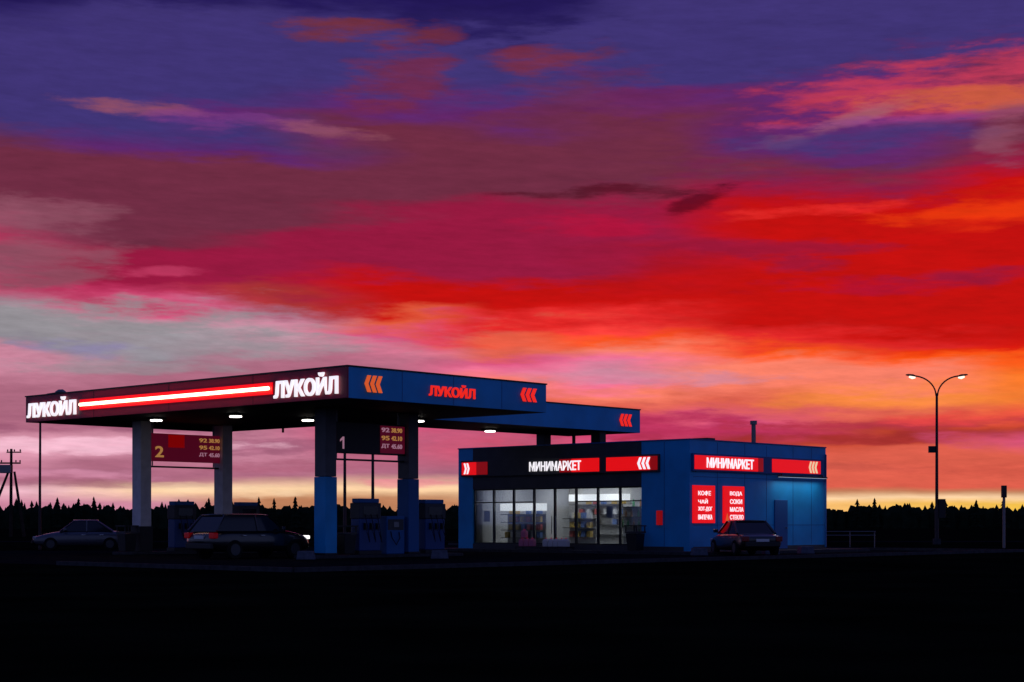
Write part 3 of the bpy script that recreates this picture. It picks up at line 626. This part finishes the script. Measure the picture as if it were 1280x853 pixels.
# ------------------------------------------------------------------ cars
def car(label, loc, rz, paint, suv=False, ln=4.4, wd=1.78, ht=1.46, lit=False, k=1):
    c = thing('parked_car', label, 'car', loc, rz)
    hw = wd/2; z0 = .24 if suv else .18; belt = ht*.64; hood = ht*(.62 if suv else .58); trunk = ht*(.66 if suv else .63)
    H = ln/2
    st = [(-H, .55, .72, .84, 0), (-H+.12, .32, trunk-.12, .93, 0), (-H+.5, z0, trunk, .98, 0), (-H*.35, z0, belt, 1, 0), (H*.3, z0, belt-.02, 1, 0),
          (H*.42, z0, hood+.06, .99, 0), (H-.55, z0, hood-.06, .97, 0), (H-.15, .28, hood-.2, .92, 0), (H, .42, .62, .8, 0)]
    rings = []
    for x, zl, zh, w, _ in st:
        w *= hw; m_ = (zl+zh)/2
        rings.append([(x, -w*.88, zl), (x, -w*.98, zl+.1*(zh-zl)), (x, -w, m_), (x, -w*.97, zh-.12*(zh-zl)), (x, -w*.86, zh), (x, 0, zh+.025),
                      (x, w*.86, zh), (x, w*.97, zh-.12*(zh-zl)), (x, w, m_), (x, w*.98, zl+.1*(zh-zl)), (x, w*.88, zl)])
    mb = MB(); mb.loft(rings); mb.build('body', paint, c, smooth_=True, subsurf=1)
    # greenhouse
    rf, rr_ = (H*.14, -H*.72 if suv else -H*.32); wf, wr = H*.44, (-H*.93 if suv else -H*.66)
    gs = [(wr, belt-.04, .86, .86), (rr_, ht-.06, .84, .7), (rf, ht-.05, .84, .7), (wf, belt-.03, .86, .84)]
    g_ = MB()
    lowr = [(wr, s_*hw*.9, belt-.06) for s_ in (-1, 1)]; 
    vs2 = [(wr,-hw*.9,belt-.06),(wf,-hw*.9,belt-.06),(wf,hw*.9,belt-.06),(wr,hw*.9,belt-.06),
           (rr_,-hw*.7,ht-.05),(rf,-hw*.7,ht-.05),(rf,hw*.7,ht-.05),(rr_,hw*.7,ht-.05)]
    g_.add(vs2, [(0,3,2,1),(4,5,6,7),(0,1,5,4),(1,2,6,5),(2,3,7,6),(3,0,4,7)]); g_.build('window_glass', CARG, c, .03)
    r_ = MB(); r_.loft([[(x, -hw*.71*q, ht-.055), (x, -hw*.64*q, ht-.02), (x, 0, ht), (x, hw*.64*q, ht-.02), (x, hw*.71*q, ht-.055)] for x, q in ((rr_-.06, .96), (rr_+.3, 1), (rf-.25, 1), (rf+.06, .96))]); r_.build('roof', paint, c, smooth_=True)
    for s_ in (-1, 1):
        pl_ = MB(); pl_.tube([(wf, s_*hw*.9, belt-.03), (rf, s_*hw*.715, ht-.05)], .03, 6); pl_.build('pillar', paint, c)
        pl_ = MB(); pl_.tube([(wr, s_*hw*.9, belt-.03), (rr_, s_*hw*.715, ht-.05)], .045, 6); pl_.build('pillar', paint, c)
        pl_ = MB(); pl_.tube([(-H*.12, s_*hw*.905, belt-.03), (-H*.12, s_*hw*.715, ht-.05)], .03, 6); pl_.build('pillar', paint, c)
    for sx in (-H*.6, H*.62):
        for s_ in (-1, 1):
            w_ = MB(); rr0 = .34 if suv else .31
            w_.tube([(sx, s_*(hw-.2), rr0), (sx, s_*(hw-.17), rr0), (sx, s_*(hw-.02), rr0), (sx, s_*(hw+.005), rr0)], [rr0*.93, rr0, rr0, rr0*.93], 24); wo = w_.build('wheel', RUB, c)
            q = MB(); q.tube([(sx, s_*(hw+.004), rr0), (sx, s_*(hw+.015), rr0)], rr0*.62, 12); q.build('rim', RIM, wo)
    for s_ in (-1, 1):
        MB().box(H-.2, H-.03, *sorted((s_*hw*.5, s_*hw*.86)), hood-.3, hood-.17).build('headlight', HEADL if lit else HEADD, c, .03)
        MB().box(-H-.01, -H+.2, *sorted((s_*hw*.62, s_*hw*.93)), trunk-.32, trunk-.12).build('tail_light', TAIL if lit else TAILD, c, .03)
        MB().box(H*.28, H*.28+.16, *sorted((s_*(hw+.01), s_*(hw+.19))), belt+.0, belt+.14).build('mirror', paint, c, .03)
        for x_ in (-.05*H, -.42*H): MB().box(x_-.1, x_+.08, *sorted((s_*hw*.99, s_*(hw+.03))), belt-.2, belt-.17).build('door_handle', CHROME, c, .006)
    MB().box(H-.08, H+.03, -hw*.75, hw*.75, .34, .5).build('front_bumper', BLK, c, .03)
    MB().box(-H-.04, -H+.1, -hw*.8, hw*.8, .36, .56).build('rear_bumper', BLK, c, .03)
    MB().box(-H-.012, -H+.12, -.26, .26, trunk-.34, trunk-.22).build('number_plate', PLASTICW, c)
    return c
DARKP = mat('black_car_paint', (.006, .006, .008), .25, .5, coat=.6)
SILV = mat('silver_car_paint', (.08, .08, .1), .35, .5, metal=.5, coat=.5)
DKP2 = mat('dark_grey_car_paint', (.01, .01, .012), .3, .5, coat=.5)
car('dark estate car at the pumps with lit headlight, under the canopy', cpt(.9, 6.3, .004), RZ, DARKP, True, 4.45, 1.84, 1.6, True)
car('silver saloon car parked left of the canopy under the bent lamp mast', (-20.3, 78, .0), R(192), SILV, False, 4.4, 1.76, 1.44)
car('dark saloon car parked in front of the blue side wall of the shop', (9.25, 65.8, .004), R(101), DKP2, False, 4.3, 1.74, 1.40)

# ------------------------------------------------------------------ lamps, masts, poles
sl = thing('street_lamp', 'tall double armed street lamp right of the shop with both heads lit', 'street lamp', (25.69, 100, 0), 0)
m = MB(); m.tube([(0,0,0),(0,0,2.2),(0,0,2.3),(0,0,9.15)], [.13,.13,.1,.075], 12); m.build('pole', POLE, sl)
m = MB(); m.box(-.2, .2, -.2, .2, 0, .35); m.build('base', CONC, sl, .02)
MB().box(.1, .5, -.15, .15, 1.6, 2.75).build('control_box', BLK, sl, .02)
MB().box(-.5, -.1, -.1, .1, 5.55, 5.95).build('camera_box', BLK, sl, .02)
for s_ in (-1, 1):
    m = MB(); m.tube([(s_*(.05+1.5*(1-math.cos(q*.157))*.95), 0, 9.0+1.2*math.sin(q*.157)) for q in range(11)], .045, 8); ar = m.build('arm', POLE, sl)
    h_ = MB(); x_ = s_*1.35; h_.loft([[(x_+s_*a, -w_, 10.13+zz), (x_+s_*a, w_, 10.13+zz), (x_+s_*a, w_*.6, 10.13+zz+t_), (x_+s_*a, -w_*.6, 10.13+zz+t_)] for a, w_, zz, t_ in ((-.1,.08,0,.08),(.1,.15,.03,.13),(.4,.14,.08,.1),(.52,.06,.11,.05))])
    h_.build('lamp_head', POLE, sl)
    q_ = MB(); q_.tube([(x_-s_*.05,0,10.11),(x_+s_*.13,0,10.1),(x_+s_*.32,0,10.15)], [.06,.1,.06], 8); q_.build('lamp_lens', SLAMP, sl)
bm_ = thing('lamp_mast', 'thin bent lamp mast rising behind the left end of the canopy', 'lamp mast', (-22.84, 80, 0), 0)
m = MB(); m.tube([(0,0,0),(0,0,3),(.02,0,6.9),(.1,0,7.3),(.35,0,7.52),(.85,0,7.6)], [.07,.06,.05,.04,.035,.03], 10); m.build('pole', POLE, bm_)
m = MB(); m.tube([(.75,0,7.6),(.9,0,7.64),(1.1,0,7.64),(1.25,0,7.6)], [.05,.11,.12,.05], 8); m.build('lamp_head', STEEL, bm_)
m = MB(); m.tube([(.88,0,7.56),(1.0,0,7.54),(1.12,0,7.56)], [.05,.09,.05], 8); m.build('lamp_lens', SLAMP, bm_)
pp = thing('utility_pole', 'wooden utility pole with splayed legs, crossarms and transformer at the far left', 'utility pole', (-48.5, 160, 0), 0)
m = MB(); m.tube([(0,0,0),(.05,0,8.5)], [.17,.12], 10); m.build('pole', WOOD, pp)
for a_, b_ in (((1.3,0,0),(.35,0,6.3)), ((-2.7,0,0),(-.1,0,6.6))):
    m = MB(); m.tube([a_, b_], [.16,.11], 10); m.build('strut', WOOD, pp)
m = MB(); m.box(-.4, 1.0, -.06, .06, 8.12, 8.24); m.build('crossarm', WOOD, pp)
m = MB(); m.box(-1.1, .95, -.07, .07, 7.05, 7.2); m.build('crossarm', WOOD, pp)
for x_, z_ in ((-.3,8.24),(.35,8.24),(.92,8.24),(.9,7.2),(.5,7.2),(-.9,7.2)):
    m = MB(); m.tube([(x_,0,z_),(x_,0,z_+.1),(x_,0,z_+.22)], [.03,.08,.05], 8); m.build('insulator', CHAR, pp)
m = MB(); m.box(-1.0, .1, -.35, .35, 6.15, 6.95); m.build('transformer', STEEL, pp, .03)
m = MB(); m.tube([(.05,.2,8.24),(.05,.05,8.5)], .05); m.build('pole_cap', WOOD, pp)
ps = thing('post_light', 'short dark post light at the right edge beyond the street lamp', 'post light', (25.29, 85, 0), 0)
m = MB(); m.cyl(0, 0, 0, 2.6, .07, None, 10); m.build('post', STEEL, ps); MB().box(-.12,.12,-.12,.12,2.6,3.22).build('lamp_head', POLE, ps, .02)
rl = thing('railing', 'low two bar metal railing running right from the shop corner', 'railing', (15.9, 79.5, 0), R(3))
for z_ in (.88, .70):
    m = MB(); m.tube([(-1.0,0,z_),(1.6,0,z_)], .02, 6); m.build('rail', STEEL, rl)
for x_ in (-.9, .35, 1.55):
    m = MB(); m.cyl(x_, 0, 0, .9, .025, None, 8); m.build('post', STEEL, rl)
# thin masts seen under the canopy board
for lab, px, Y, h_ in (('thin dark mast seen under the nearest lane board, right one', 466, 120, 8.2), ('thin dark mast just right of the nearest blue column', 431, 120, 8.0)):
    x_ = (px-640)/F_PX*Y; mo = thing('thin_mast', lab, 'mast', (x_, Y, 0), 0, 'thin masts beyond the canopy')
    m = MB(); m.tube([(0,0,0),(0,0,h_)], [.13,.09], 8); m.build('mast', POLE, mo); m = MB(); m.box(-.3,.3,-.08,.08,h_,h_+.1); m.build('lamp_head', POLE, mo)
# low concrete blocks edging the forecourt
cb = None
for k, (v_, u_, lab) in enumerate([(1.05, A1-.95, 'low concrete block in front of the nearest blue canopy column'), (5.2, .9, 'low concrete block below the second blue canopy column'),
        (16.4, -2.35, 'low concrete block before the corner of the shop, left of the dark saloon'), (20.3, -3.1, 'low concrete block before the shop, right of the dark saloon'), (22.6, -3.3, 'low concrete block before the right end of the shop')]):
    loc = cpt(v_, u_, .004)
    if cb is None:
        cb = MB().prism([(-.32, 0), (.32, 0), (.27, .3), (-.27, .3)], 'y', -.2, .2).build('concrete_block', mat('painted_block', (.09, .1, .14), .9, .1, var=.3, vscale=6), None, .02); o = cb
    else: o = cb.copy(); C.objects.link(o)
    o.location = loc; o.rotation_euler = (0,0,R(4)*k); tag(o, lab, 'concrete block', 'low concrete blocks on the forecourt')
